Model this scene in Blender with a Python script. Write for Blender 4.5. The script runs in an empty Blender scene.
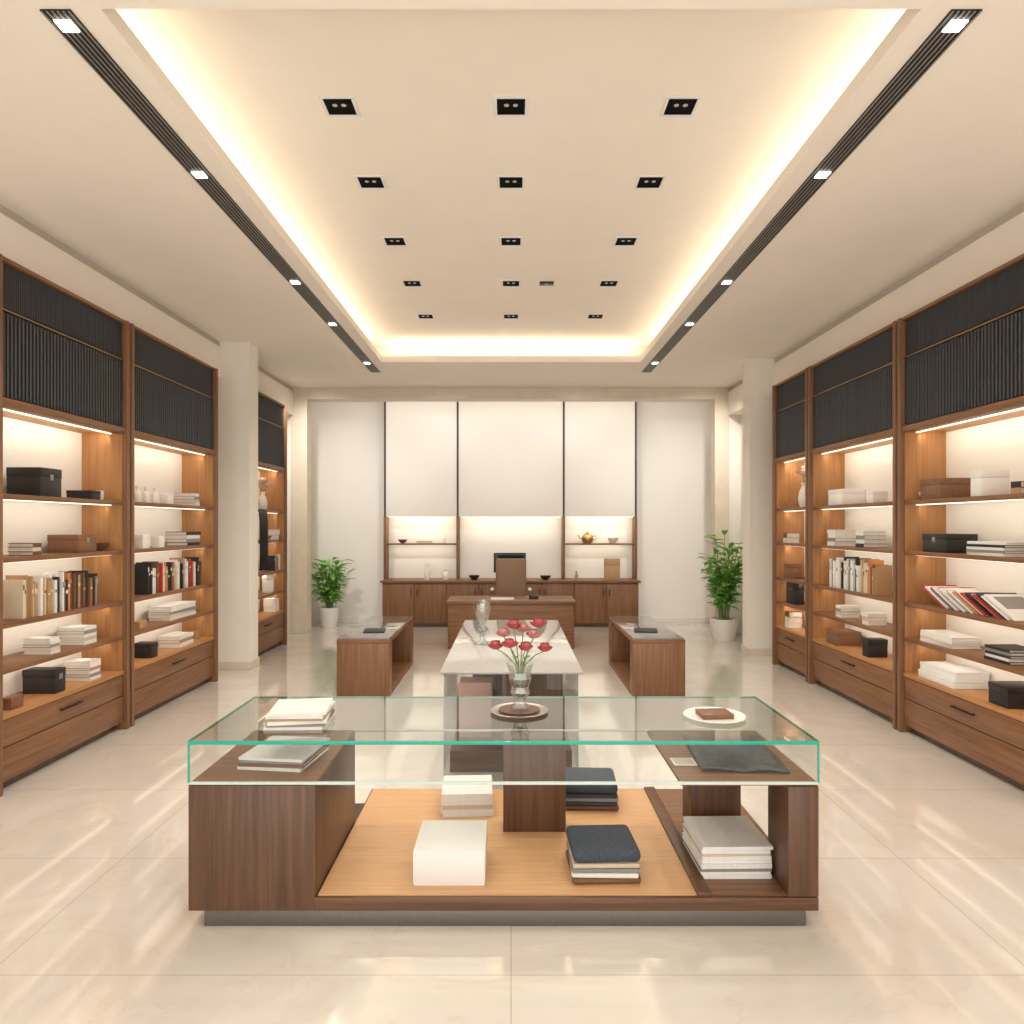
import bpy, bmesh, math, random
from mathutils import Vector, Matrix
random.seed(7)
SC = bpy.context.scene
C = SC.collection
F, CX, HY, CH = 720.0, 511.0, 525.0, 1.7      # focal length in pixels, vanishing point, eye height
R = math.radians

# ------------------------------------------------------------------ materials
def nt(name):
    m = bpy.data.materials.new(name); m.use_nodes = True
    n = m.node_tree; b = n.nodes['Principled BSDF']
    return m, n, b
def mat(name, col, rough=.5, metal=0.0, var=.12, scale=30, bump=0.0, emit=None, es=0.0, spec=.5):
    m, n, b = nt(name)
    tc = n.nodes.new('ShaderNodeTexCoord'); no = n.nodes.new('ShaderNodeTexNoise')
    no.inputs['Scale'].default_value = scale; no.inputs['Detail'].default_value = 4
    n.links.new(tc.outputs['Object'], no.inputs['Vector'])
    cr = n.nodes.new('ShaderNodeValToRGB')
    cr.color_ramp.elements[0].position = .3; cr.color_ramp.elements[1].position = .7
    cr.color_ramp.elements[0].color = tuple(c*(1-var) for c in col)+(1,)
    cr.color_ramp.elements[1].color = tuple(min(1, c*(1+var*.5)) for c in col)+(1,)
    n.links.new(no.outputs['Fac'], cr.inputs['Fac']); n.links.new(cr.outputs['Color'], b.inputs['Base Color'])
    b.inputs['Roughness'].default_value = rough; b.inputs['Metallic'].default_value = metal
    b.inputs['Specular IOR Level'].default_value = spec
    if bump:
        bp = n.nodes.new('ShaderNodeBump'); bp.inputs['Strength'].default_value = bump; bp.inputs['Distance'].default_value = .01
        n.links.new(no.outputs['Fac'], bp.inputs['Height']); n.links.new(bp.outputs['Normal'], b.inputs['Normal'])
    if emit:
        b.inputs['Emission Color'].default_value = emit+(1,); b.inputs['Emission Strength'].default_value = es
    return m
def wood(name, c1, c2, axis='Z', rough=.42, fine=45):
    m, n, b = nt(name)
    tc = n.nodes.new('ShaderNodeTexCoord'); oi = n.nodes.new('ShaderNodeObjectInfo')
    mp = n.nodes.new('ShaderNodeMapping')
    s = [fine]*3; s['XYZ'.index(axis)] = 1.6
    mp.inputs['Scale'].default_value = s
    n.links.new(tc.outputs['Object'], mp.inputs['Vector'])
    mu = n.nodes.new('ShaderNodeMath'); mu.operation = 'MULTIPLY'; mu.inputs[1].default_value = 30
    n.links.new(oi.outputs['Random'], mu.inputs[0]); n.links.new(mu.outputs[0], mp.inputs['Location'])
    no = n.nodes.new('ShaderNodeTexNoise'); no.inputs['Scale'].default_value = 1.0; no.inputs['Detail'].default_value = 5
    no.inputs['Roughness'].default_value = .65
    n.links.new(mp.outputs['Vector'], no.inputs['Vector'])
    cr = n.nodes.new('ShaderNodeValToRGB')
    cr.color_ramp.elements[0].position = .32; cr.color_ramp.elements[1].position = .68
    cr.color_ramp.elements[0].color = c1+(1,); cr.color_ramp.elements[1].color = c2+(1,)
    n.links.new(no.outputs['Fac'], cr.inputs['Fac']); n.links.new(cr.outputs['Color'], b.inputs['Base Color'])
    b.inputs['Roughness'].default_value = rough
    return m
def glass(name, tint, f0=.04, f1=.9):
    m, n, b = nt(name); n.nodes.remove(b)
    out = n.nodes['Material Output']
    tr = n.nodes.new('ShaderNodeBsdfTransparent'); tr.inputs['Color'].default_value = tint+(1,)
    gl = n.nodes.new('ShaderNodeBsdfGlossy'); gl.inputs['Roughness'].default_value = .02
    lw = n.nodes.new('ShaderNodeLayerWeight'); lw.inputs['Blend'].default_value = .5
    pw = n.nodes.new('ShaderNodeMath'); pw.operation = 'POWER'; pw.inputs[1].default_value = 5
    ma = n.nodes.new('ShaderNodeMath'); ma.operation = 'MULTIPLY_ADD'; ma.inputs[1].default_value = f1; ma.inputs[2].default_value = f0
    n.links.new(lw.outputs['Facing'], pw.inputs[0]); n.links.new(pw.outputs[0], ma.inputs[0])
    mx = n.nodes.new('ShaderNodeMixShader')
    n.links.new(ma.outputs[0], mx.inputs[0]); n.links.new(tr.outputs[0], mx.inputs[1]); n.links.new(gl.outputs[0], mx.inputs[2])
    n.links.new(mx.outputs[0], out.inputs['Surface'])
    return m
def marble_floor():
    m, n, b = nt('polished_marble_floor')
    g = n.nodes.new('ShaderNodeNewGeometry'); sp = n.nodes.new('ShaderNodeSeparateXYZ')
    n.links.new(g.outputs['Position'], sp.inputs[0])
    def line(sock, w, off):
        a = n.nodes.new('ShaderNodeMath'); a.operation = 'MULTIPLY_ADD'; a.inputs[1].default_value = 1/w; a.inputs[2].default_value = off+.5
        n.links.new(sock, a.inputs[0])
        f = n.nodes.new('ShaderNodeMath'); f.operation = 'FRACT'; n.links.new(a.outputs[0], f.inputs[0])
        s = n.nodes.new('ShaderNodeMath'); s.operation = 'SUBTRACT'; s.inputs[1].default_value = .5; n.links.new(f.outputs[0], s.inputs[0])
        ab = n.nodes.new('ShaderNodeMath'); ab.operation = 'ABSOLUTE'; n.links.new(s.outputs[0], ab.inputs[0])
        lt = n.nodes.new('ShaderNodeMath'); lt.operation = 'LESS_THAN'; lt.inputs[1].default_value = .0024/w; n.links.new(ab.outputs[0], lt.inputs[0])
        return lt.outputs[0]
    lx = line(sp.outputs['X'], 1.98, 0.0); ly = line(sp.outputs['Y'], 0.95, -2.72/.95)
    mx = n.nodes.new('ShaderNodeMath'); mx.operation = 'MAXIMUM'; n.links.new(lx, mx.inputs[0]); n.links.new(ly, mx.inputs[1])
    no = n.nodes.new('ShaderNodeTexNoise'); no.inputs['Scale'].default_value = .9; no.inputs['Detail'].default_value = 8
    no.inputs['Roughness'].default_value = .58; no.inputs['Distortion'].default_value = 1.6
    n.links.new(g.outputs['Position'], no.inputs['Vector'])
    cr = n.nodes.new('ShaderNodeValToRGB')
    cr.color_ramp.elements[0].position = .3; cr.color_ramp.elements[0].color = (.69,.625,.555,1)
    cr.color_ramp.elements[1].position = .62; cr.color_ramp.elements[1].color = (.77,.72,.66,1)
    e = cr.color_ramp.elements.new(.485); e.color = (.735,.68,.615,1)
    e = cr.color_ramp.elements.new(.50); e.color = (.705,.645,.575,1)
    e = cr.color_ramp.elements.new(.515); e.color = (.745,.69,.625,1)
    n.links.new(no.outputs['Fac'], cr.inputs['Fac'])
    mc = n.nodes.new('ShaderNodeMixRGB'); mc.inputs[2].default_value = (.53,.46,.38,1)
    n.links.new(mx.outputs[0], mc.inputs[0]); n.links.new(cr.outputs['Color'], mc.inputs[1])
    n.links.new(mc.outputs[0], b.inputs['Base Color'])
    b.inputs['Roughness'].default_value = .10; b.inputs['Specular IOR Level'].default_value = 1.0
    b.inputs['Coat Weight'].default_value = .7; b.inputs['Coat Roughness'].default_value = .055; b.inputs['Coat IOR'].default_value = 1.6
    return m

M = dict(
 floor=marble_floor(),
 ceil=mat('warm_ceiling_paint', (.92,.855,.765), .85, var=.02, scale=3),
 wall=mat('cream_wall_paint', (.88,.83,.76), .8, var=.02, scale=3),
 white_wall=mat('white_wall_paint', (.93,.90,.85), .7, var=.015, scale=2),
 stone=mat('beige_stone_trim', (.74,.65,.53), .5, var=.06, scale=5),
 groove=mat('grey_shadow_trim', (.55,.49,.42), .8, var=.03),  # shade of the reveal under the ceiling, put into this grey
 wv=wood('walnut_vertical', (.145,.064,.026), (.280,.134,.060), 'Z'),
 wx=wood('walnut_along_width', (.145,.064,.027), (.280,.135,.061), 'X'),
 dark=wood('dark_walnut_vertical', (.070,.032,.017), (.148,.070,.035), 'Z', .38),
 darkx=wood('dark_walnut_along_width', (.080,.036,.018), (.160,.075,.036), 'X', .38),
 cabv=wood('cabinet_brown_vertical', (.150,.067,.029), (.265,.128,.058), 'Z', .45),
 caby=wood('cabinet_brown_along_shelf', (.155,.069,.030), (.275,.132,.060), 'Y', .45),
 goldv=wood('golden_oak_vertical', (.37,.165,.060), (.52,.262,.104), 'Z', .45),
 goldy=wood('golden_oak_along_shelf', (.37,.165,.060), (.52,.262,.104), 'Y', .45),
 oak=wood('light_oak', (.60,.33,.155), (.74,.445,.225), 'X', .45, 70),
 lac=mat('white_lacquer', (.86,.835,.79), .45, var=.015),
 panel=mat('matte_white_panel', (.89,.865,.82), .7, var=.015),
 pure=mat('pure_white_board', (.82,.81,.79), .5, var=.01),
 flute=mat('charcoal_fluted_panel', (.046,.049,.056), .55, var=.12),
 flutebk=mat('black_panel_recess', (.010,.010,.011), .7, var=.1),
 black=mat('black_metal', (.010,.010,.010), .45, var=.1, spec=.3),
 baffle=mat('matte_black_recess', (.005,.005,.005), .9, var=.1, spec=.1),
 fin=mat('grey_metal_fins', (.30,.28,.26), .5, .2, var=.1),
 brass=mat('bronze_metal', (.30,.19,.11), .35, .9, var=.05),
 trim=mat('dark_bronze_trim', (.050,.032,.022), .5, var=.1),
 steel=mat('brushed_steel', (.42,.38,.34), .35, .85, var=.08, scale=60),
 gun=mat('gunmetal_plinth', (.16,.145,.13), .35, .6, var=.08, scale=60),
 glass=glass('clear_glass', (.955,.98,.97)),
 topglass=glass('grey_green_top_glass', (.78,.825,.81), .15, .85),
 crystal=glass('crystal_glass', (.90,.91,.91), .24, .66),
 edge=mat('glowing_teal_glass_edge', (.015,.33,.235), .12, var=.1, emit=(.03,.44,.31), es=.18),  # glow added by emission; the glass edge is no lamp
 paleedge=mat('pale_glass_edge', (.60,.70,.66), .15, var=.05),
 lamp=mat('lamp_lens', (1,.95,.85), .4, var=.01, emit=(1,.94,.84), es=6),
 glint=mat('small_bulb_lens', (.40,.38,.34), .4, var=.01, emit=(1,.93,.82), es=.06),
 led=mat('led_strip', (1,.9,.75), .4, var=.01, emit=(1,.88,.68), es=1.7),
 marble=mat('pale_glossy_top', (.43,.42,.40), .03, var=.05, scale=3, spec=1.0),
 darkglass=mat('grey_glossy_glass_top', (.17,.16,.15), .03, var=.06, scale=3, spec=1.0),
 leather=mat('brown_leather', (.22,.105,.055), .45, var=.15, scale=40, bump=.1),
 taupe=mat('taupe_leather', (.26,.15,.09), .5, var=.1, scale=60, bump=.1),
 boxblack=mat('black_card', (.022,.021,.022), .45, var=.2),
 screen=mat('dark_screen', (.006,.006,.008), .12, var=.1),
 pages=mat('paper_pages', (.80,.76,.69), .8, var=.1, scale=120),
 pot=mat('white_ceramic', (.84,.81,.77), .3, var=.02),
 soil=mat('potting_soil', (.04,.025,.015), .9, var=.4, scale=80, bump=.6),
 leaf=mat('green_leaf', (.27,.60,.11), .42, var=.4, scale=14),
 leafd=mat('fresh_green_leaf', (.29,.63,.12), .42, var=.35, scale=14),
 stem=mat('plant_stem', (.17,.26,.07), .5, var=.2),
 red=mat('red_petal', (.52,.095,.10), .5, var=.25, scale=60),
 redin=mat('deep_red_petal', (.36,.045,.055), .5, var=.25, scale=60),
 pink=mat('pink_petal', (.64,.28,.28), .5, var=.2, scale=60),
 pinkin=mat('deep_pink_petal', (.50,.16,.17), .5, var=.2, scale=60),
 blush=mat('blush_petal', (.80,.60,.53), .5, var=.12, scale=60),
 blushin=mat('warm_blush_petal', (.72,.42,.35), .5, var=.12, scale=60),
 gold=mat('gold_metal', (.55,.35,.13), .3, .8, var=.08),
 navy=mat('slate_blue_cloth', (.060,.072,.096), .9, var=.3, scale=120, bump=.3),
 hide=mat('black_hide', (.055,.055,.058), .4, var=.6, scale=25, bump=.4),
)
BK = dict(white=(.80,.78,.75), cream=(.72,.63,.48), tan=(.46,.28,.14), brown=(.17,.08,.04), black=(.02,.02,.021),
          grey=(.26,.25,.24), red=(.50,.05,.035), orange=(.60,.25,.08), rust=(.38,.14,.06), beige=(.60,.50,.38), navy=(.03,.045,.08), pink=(.70,.42,.36))
for k, v in BK.items(): M['bk_'+k] = mat(k+'_book_cloth', v, .6, var=.06, scale=60)

# ------------------------------------------------------------------ mesh helpers
def nb(): return bmesh.new()
def box(bm, x0, x1, y0, y1, z0, z1, bev=0.0, mi=0, seg=2):
    x0, x1 = min(x0,x1), max(x0,x1); y0, y1 = min(y0,y1), max(y0,y1); z0, z1 = min(z0,z1), max(z0,z1)
    vs = bmesh.ops.create_cube(bm, size=1)['verts']
    for v in vs: v.co = Vector(((x0+x1)/2+v.co.x*(x1-x0), (y0+y1)/2+v.co.y*(y1-y0), (z0+z1)/2+v.co.z*(z1-z0)))
    fs = {f for v in vs for f in v.link_faces}
    for f in fs: f.material_index = mi
    if bev:
        es = list({e for v in vs for e in v.link_edges})
        bmesh.ops.bevel(bm, geom=es, offset=bev, segments=seg, profile=.5, affect='EDGES')
    return bm
def quad(bm, *p):
    bm.faces.new([bm.verts.new(q) for q in p]); return bm
def lathe(bm, prof, c=(0,0,0), seg=28, mi=0):
    rings = []
    for r, z in prof:
        if r < 1e-5: rings.append([bm.verts.new((c[0], c[1], c[2]+z))])
        else: rings.append([bm.verts.new((c[0]+r*math.cos(2*math.pi*i/seg), c[1]+r*math.sin(2*math.pi*i/seg), c[2]+z)) for i in range(seg)])
    for a, b in zip(rings, rings[1:]):
        for i in range(seg):
            j = (i+1) % seg
            if len(a) == 1 and len(b) == 1: continue
            if len(a) == 1: f = bm.faces.new((a[0], b[i], b[j]))
            elif len(b) == 1: f = bm.faces.new((a[i], a[j], b[0]))
            else: f = bm.faces.new((a[i], a[j], b[j], b[i]))
            f.material_index = mi
    return bm
def tube(bm, pts, r, seg=8, mi=0, taper=1.0):
    pts = [Vector(p) for p in pts]; rings = []; n = len(pts)
    for i, p in enumerate(pts):
        d = (pts[min(i+1,n-1)]-pts[max(i-1,0)]).normalized()
        up = Vector((0,0,1)) if abs(d.z) < .95 else Vector((1,0,0))
        s = d.cross(up).normalized(); u = s.cross(d)
        rr = r*(1+(taper-1)*i/(n-1))
        rings.append([bm.verts.new(p+s*rr*math.cos(2*math.pi*k/seg)+u*rr*math.sin(2*math.pi*k/seg)) for k in range(seg)])
    for a, b in zip(rings, rings[1:]):
        for k in range(seg):
            f = bm.faces.new((a[k], a[(k+1)%seg], b[(k+1)%seg], b[k])); f.material_index = mi
    for q in (rings[0][::-1], rings[-1]):
        f = bm.faces.new(q); f.material_index = mi
    return bm
def root_of(o):
    while o.parent: o = o.parent
    return o
def obj(name, bm, m, parent=None, org=(0,0,0), smooth=True):
    o0 = Vector(root_of(parent).location) if parent else Vector(org)
    bm.transform(Matrix.Translation(-o0))
    bmesh.ops.recalc_face_normals(bm, faces=bm.faces[:])
    me = bpy.data.meshes.new(name); bm.to_mesh(me); bm.free()
    for q in (m if isinstance(m, (list, tuple)) else [m]): me.materials.append(M[q])
    if smooth:
        me.polygons.foreach_set('use_smooth', [True]*len(me.polygons)); me.set_sharp_from_angle(angle=R(38))
    o = bpy.data.objects.new(name, me); C.objects.link(o)
    if parent: o.parent = parent
    else: o.location = o0
    return o
def tag(o, label, cat, group=None):
    o['label'] = label; o['category'] = cat
    if group: o['group'] = group
    return o
def thing(name, label, cat, loc=(0,0,0), group=None):
    o = bpy.data.objects.new(name, None); o.empty_display_size = .1; C.objects.link(o); o.location = loc
    return tag(o, label, cat, group)
def struct(name, bm, m):
    o = obj(name, bm, m, smooth=False); o['kind'] = 'structure'; return o
def dup(rt, loc, rotz, label, group=None):
    r = rt.copy(); C.objects.link(r); r.location = loc; r.rotation_euler = (0,0,rotz); r['label'] = label
    if group: r['group'] = group
    for ch in list(rt.children):
        c = ch.copy(); C.objects.link(c); c.parent = r
        for g in ch.children:
            d = g.copy(); C.objects.link(d); d.parent = c
    return r
def area(loc, rot, sx, sy, w, col=(1,.90,.76)):
    l = bpy.data.lights.new('area_lamp', 'AREA'); l.shape = 'RECTANGLE'; l.size = sx; l.size_y = sy; l.energy = w; l.color = col
    o = bpy.data.objects.new('area_lamp', l); C.objects.link(o); o.location = loc; o.rotation_euler = rot; return o
def spot(loc, w, ang=95, blend=.7, col=(1,.93,.83), rot=(0,0,0), rad=.06):
    l = bpy.data.lights.new('spot_lamp', 'SPOT'); l.energy = w; l.spot_size = R(ang); l.spot_blend = blend; l.color = col; l.shadow_soft_size = rad
    o = bpy.data.objects.new('spot_lamp', l); C.objects.link(o); o.location = loc; o.rotation_euler = rot; return o
ORD = ['first','second','third','fourth','fifth','sixth','seventh','eighth','ninth','tenth','eleventh','twelfth','thirteenth','fourteenth',
       'fifteenth','sixteenth','seventeenth','eighteenth','nineteenth','twentieth','twenty-first','twenty-second','twenty-third','twenty-fourth',
       'twenty-fifth','twenty-sixth','twenty-seventh','twenty-eighth','twenty-ninth','thirtieth','thirty-first','thirty-second','thirty-third','thirty-fourth','thirty-fifth','thirty-sixth']

# ------------------------------------------------------------------ the room
ZC, ZR = 3.85, 4.15
struct('floor', box(nb(), -3.75, 3.75, -1.5, 12.75, -.1, 0), 'floor')
bm = nb()
box(bm, -3.75,-1.71, -1.5,12.75, ZC,ZC+.08); box(bm, 1.71,3.75, -1.5,12.75, ZC,ZC+.08)
box(bm, -1.71,1.71, -1.5,3.0, ZC,ZC+.08); box(bm, -1.71,1.71, 9.5,12.75, ZC,ZC+.08)
box(bm, -2.15,2.15, 2.55,9.95, ZR,ZR+.08)
box(bm, -2.15,-2.05, 2.55,9.95, ZC+.08,ZR); box(bm, 2.05,2.15, 2.55,9.95, ZC+.08,ZR)
box(bm, -2.05,2.05, 2.55,2.65, ZC+.08,ZR); box(bm, -2.05,2.05, 9.85,9.95, ZC+.08,ZR)
struct('ceiling', bm, 'ceil')
struct('wall_left', box(nb(), -3.75,-3.6, -1.5,12.75, 0,ZC), 'wall')
struct('wall_right', box(nb(), 3.6,3.75, -1.5,12.75, 0,ZC), 'wall')
struct('wall_back', box(nb(), -3.6,3.6, 12.6,12.75, 0,ZC), 'white_wall')
struct('trim_1', box(nb(), -3.6,-3.4, -1.5,11.3, 3.42,ZC-.07), 'ceil')
struct('trim_2', box(nb(), 3.4,3.6, -1.5,11.3, 3.42,ZC-.07), 'ceil')
struct('trim_3', box(nb(), -3.6,-3.42, -1.5,11.3, ZC-.07,ZC), 'groove')
struct('trim_4', box(nb(), 3.42,3.6, -1.5,11.3, ZC-.07,ZC), 'groove')
struct('wall_pier_left', box(nb(), -3.6,-3.07, 8.45,8.74, 0,ZC), 'wall')
struct('wall_pier_right', box(nb(), 3.10,3.6, 9.35,9.64, 0,ZC), 'wall')
struct('baseboard_pier_left', box(nb(), -3.6,-3.055, 8.435,8.755, 0,.10, .004), 'stone')
struct('baseboard_pier_right', box(nb(), 3.085,3.6, 9.335,9.655, 0,.10, .004), 'stone')
bm = nb(); box(bm, -3.6,-3.2, 11.3,11.5, 0,ZC); box(bm, 3.2,3.6, 11.3,11.5, 0,ZC); box(bm, -3.2,3.2, 11.3,11.5, 3.68,ZC)
struct('wall_portal', bm, 'wall')
bm = nb(); box(bm, -3.44,-3.19, 11.26,11.51, 0,ZC, .006); box(bm, 3.19,3.41, 11.26,11.51, 0,ZC, .006); box(bm, -3.19,3.19, 11.26,11.51, 3.67,ZC, .006)
struct('trim_5', bm, 'stone')
bm = nb(); box(bm, -3.6,-2.22, 12.57,12.6, 0,.08, .003); box(bm, 2.2,3.6, 12.57,12.6, 0,.08, .003)
struct('baseboard_back', bm, 'lac')

# ------------------------------------------------------------------ ceiling fittings
dl = None
DY = [4.21, 5.14, 6.21, 7.29, 8.44]
for j, y in enumerate(DY):
    for i, x in enumerate((-1.0, 0.0, .99)):
        lab = 'square recessed ceiling downlight, %s column, %s row from the front' % (('left','centre','right')[i], ORD[j])
        if dl is None:
            dl = thing('downlight', lab, 'downlight', (0,0,0), 'square downlights in the raised ceiling')
            b = nb()
            for a in ((-.102,.102,-.102,-.082), (-.102,.102,.082,.102), (-.102,-.082,-.082,.082), (.082,.102,-.082,.082)): box(b, *a, -.008, 0, .002)
            obj('frame', b, 'pure', dl)
            obj('baffle', box(nb(), -.082,.082,-.082,.082, -.005,0), 'baffle', dl)
            for q in (-.026, .026):
                obj('lamp', lathe(nb(), [(0,-.008),(.012,-.008),(.015,-.005)], (q,-.015,0), 16), 'glint', dl)
            dl.location = (x, y, ZR)
        else: dup(dl, (x, y, ZR), 0, lab)
        if j < 4: spot((x, y, ZR-.03), (34, 48, 54, 56)[j], 140, 1.0)
t = thing('ceiling_sensor', 'small dark rectangular sensor beside the fourth row of ceiling downlights', 'sensor', (.36, 7.29, ZR))
obj('housing', box(nb(), .29,.43, 7.24,7.34, ZR-.012,ZR, .003), 'black', t)
obj('lens', lathe(nb(), [(0,-.006),(.02,-.004),(.028,0)], (.36,7.29,ZR-.012), 16), 'bk_grey', t)
for s, side in ((-1,'left'), (1,'right')):
    t = thing('linear_light_track', 'long black slotted ceiling light track above the %s aisle' % side, 'light track', (s*1.9, 6.5, ZC))
    obj('channel', box(nb(), s*1.836, s*1.964, 3.0, 10.1, ZC-.008, ZC), 'black', t)
    b = nb()
    for q in range(6): box(b, s*1.9-.0575+q*.023-.0033, s*1.9-.0575+q*.023+.0033, 3.0, 10.1, ZC-.012, ZC-.008)
    obj('fins', b, 'fin', t)
    for y in (3.08, 4.39, 6.34, 7.66, 9.5):
        obj('lamp', box(nb(), s*1.9-.036, s*1.9+.036, y-.036, y+.036, ZC-.02, ZC-.012, .003), 'lamp', t)
        spot((s*1.9, y, ZC-.04), 42, 145, 1.0, rot=(0, R(12*s), 0))
WARM = (1,.87,.69)
for s in (-1, 1):
    area((s*1.93, 6.25, ZC+.11), (0, R(180-s*22), 0), .10, 6.4, 10.5, WARM)
    tag(obj('cove_light_strip', box(nb(), s*1.99,s*2.03, 3.0,9.5, ZC+.08,ZC+.10), 'led', org=(s*2.01,6.25,ZC+.08)),
        'warm hidden light strip glowing along the %s edge of the raised ceiling' % ('left' if s<0 else 'right'), 'light strip')
area((0, 9.74, ZC+.11), (R(210), 0, 0), 3.4, .10, 10.5, WARM)
# added lamps without fittings brighten the back wall, behind and before the portal header
area((0, 11.56, 3.70), (R(60), 0, 0), 6.2, .12, 16, (1,.95,.88))
for x in (-2.9, -1.0, 1.0, 2.9):
    spot((x, 9.85, ZC-.05), 165 if abs(x) > 2 else 108, 80, 1.0, (1,.95,.88), (R(50), 0, 0), .06)

# ------------------------------------------------------------------ tall cabinets
S = [1.90, 1.49, 1.07, .78, .49]
def cabinet(s, y0, y1, label):
    t = thing('display_cabinet', label, 'cabinet', (s*3.4, (y0+y1)/2, 0), 'tall lit display cabinets along the walls')
    a, b_ = y0+.045, y1-.045
    for p, q in ((y0, a), (b_, y1)):
        sp_ = obj('side_panel', box(nb(), s*3.19, s*3.59, p, q, 0, 3.40, .006), 'cabv', t)
        l0, l1 = (a, a+.006) if p == y0 else (b_-.006, b_)
        obj('side_lining', box(nb(), s*3.23, s*3.565, l0, l1, .49, 2.46), 'goldv', sp_)
    obj('back_panel', box(nb(), s*3.565, s*3.59, a, b_, .49, 2.5), 'lac', t)
    obj('plinth', box(nb(), s*3.28, s*3.56, a, b_, 0, .06), 'dark', t)
    obj('base', box(nb(), s*3.262, s*3.56, a, b_, .06, .455), 'caby', t)
    obj('base_top', box(nb(), s*3.215, s*3.565, a, b_, .46, .49, .004), 'goldy', t)
    for z0, z1, hd in ((.285,.455,1), (.065,.278,0)):
        d = obj('drawer', box(nb(), s*3.222, s*3.26, a+.004, b_-.004, z0, z1, .004), 'caby', t)
        if hd:
            ym = (a+b_)/2; h = nb()
            box(h, s*3.195, s*3.205, ym-.13, ym+.13, .375, .39, .002)
            for e in (-.11, .11): box(h, s*3.2, s*3.223, ym+e-.005, ym+e+.005, .378, .387)
            obj('handle', h, 'black', d)
    for z in S[:4]:
        obj('shelf', box(nb(), s*3.225, s*3.565, a+.006, b_-.006, z-.032, z, .003), 'caby', t)
    obj('soffit', box(nb(), s*3.30, s*3.565, a, b_, 2.46, 2.49), 'goldy', t)
    obj('header_rail', box(nb(), s*3.205, s*3.30, a, b_, 2.46, 2.51, .004), 'caby', t)
    f = nb(); box(f, s*3.26, s*3.32, a, b_, 2.51, 3.375, mi=1)
    n = int((b_-a)/.036)
    for k in range(n):
        yc = a+(k+.5)*(b_-a)/n
        box(f, s*3.224, s*3.262, yc-.010, yc+.010, 2.52, 3.055)
        box(f, s*3.232, s*3.262, yc-.013, yc-.004, 3.09, 3.37); box(f, s*3.232, s*3.262, yc+.005, yc+.014, 3.09, 3.37)
    fo = obj('fluted_panel', f, ['flute','flutebk'], t)
    obj('metal_strip', box(nb(), s*3.216, s*3.26, a, b_, 3.062, 3.076, .002), 'brass', fo)
    obj('top_rail', box(nb(), s*3.205, s*3.56, a, b_, 3.375, 3.40, .003), 'caby', t)
    for i, z in enumerate([2.46]+[q-.032 for q in S[:4]]):
        obj('light_strip', box(nb(), s*3.31, s*3.325, a+.02, b_-.02, z-.008, z), 'led', t)
        area((s*3.33, (a+b_)/2, z-.022), (0, R(-63*s), 0), .025, b_-a-.06, 2.6 if i == 0 else 1.6, (1,.88,.70))
    return t
UN = {'L1':(-1,4.48,6.03), 'L2':(-1,6.06,7.85), 'L3':(-1,8.78,10.27), 'R1':(1,4.28,5.95), 'R2':(1,5.98,7.74), 'R3':(1,7.77,8.80)}
CN = {'L1':'nearest left cabinet','L2':'middle left cabinet','L3':'rear left cabinet','R1':'nearest right cabinet','R2':'middle right cabinet','R3':'rear right cabinet'}
SN = ['top shelf','second shelf','third shelf','fourth shelf','drawer ledge']
cabinet(*UN['L1'], 'tall lit wooden cabinet nearest on the left, black boxes on top shelf')
cabinet(*UN['L2'], 'tall lit wooden cabinet on the left beside the front of the pier')
cabinet(*UN['L3'], 'tall lit wooden cabinet on the left behind the pier')
cabinet(*UN['R1'], 'tall lit wooden cabinet nearest on the right, leaning magazines on third shelf')
cabinet(*UN['R2'], 'tall lit wooden cabinet second from the front on the right')
cabinet(*UN['R3'], 'narrow lit wooden cabinet on the right beside the pier')

# ------------------------------------------------------------------ small goods
def flat_book(x, y, z, w, d, t, col, rotz, label, group):
    o = thing('book', label, 'book', (0,0,0), group)
    c = min(.004, t*.2); b = nb()
    box(b, -w/2,w/2,-d/2,d/2, 0,c); box(b, -w/2,w/2,-d/2,d/2, t-c,t); box(b, -w/2,w/2,-d/2,-d/2+.004, c,t-c)
    obj('cover', b, 'bk_'+col, o, smooth=False)
    obj('pages', box(nb(), -w/2+.005,w/2-.005,-d/2+.004,d/2-.005, c,t-c), 'pages', o, smooth=False)
    o.location = (x,y,z); o.rotation_euler = (0,0,rotz); return o
BAND = dict(white='grey', cream='brown', tan='cream', brown='tan', black='white', grey='white', red='cream', orange='white', rust='cream', beige='brown', navy='white', pink='white')
def up_book(x, y, z, t, d, h, col, rotz, label, group, tilt=0):
    o = thing('magazine' if tilt else 'book', label, 'magazine' if tilt else 'book', (0,0,0), group)
    b = nb(); c = min(.003, t*.2)
    box(b, -t/2,-t/2+c,-d/2,d/2,0,h); box(b, t/2-c,t/2,-d/2,d/2,0,h); box(b, -t/2+c,t/2-c,-d/2,-d/2+.004,0,h)
    obj('cover', b, 'bk_'+col, o, smooth=False)
    obj('pages', box(nb(), -t/2+c,t/2-c,-d/2+.004,d/2-.005,.004,h-.006), 'pages', o, smooth=False)
    if tilt:
        obj('cover_panel', box(nb(), t/2-.0002,t/2+.0008, -d*.36,d*.36, h*.42,h*.9), 'bk_'+BAND[col], o, smooth=False)
    elif random.random() < .6:
        zb = h*random.uniform(.55,.75); obj('spine_band', box(nb(), -t/2+.002,t/2-.002,-d/2-.0008,-d/2+.001,zb,zb+h*random.uniform(.06,.16)), 'bk_'+BAND[col], o, smooth=False)
    o.location = (x,y,z+abs(math.sin(tilt))*t/2); o.rotation_euler = (0,tilt,rotz); return o
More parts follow.
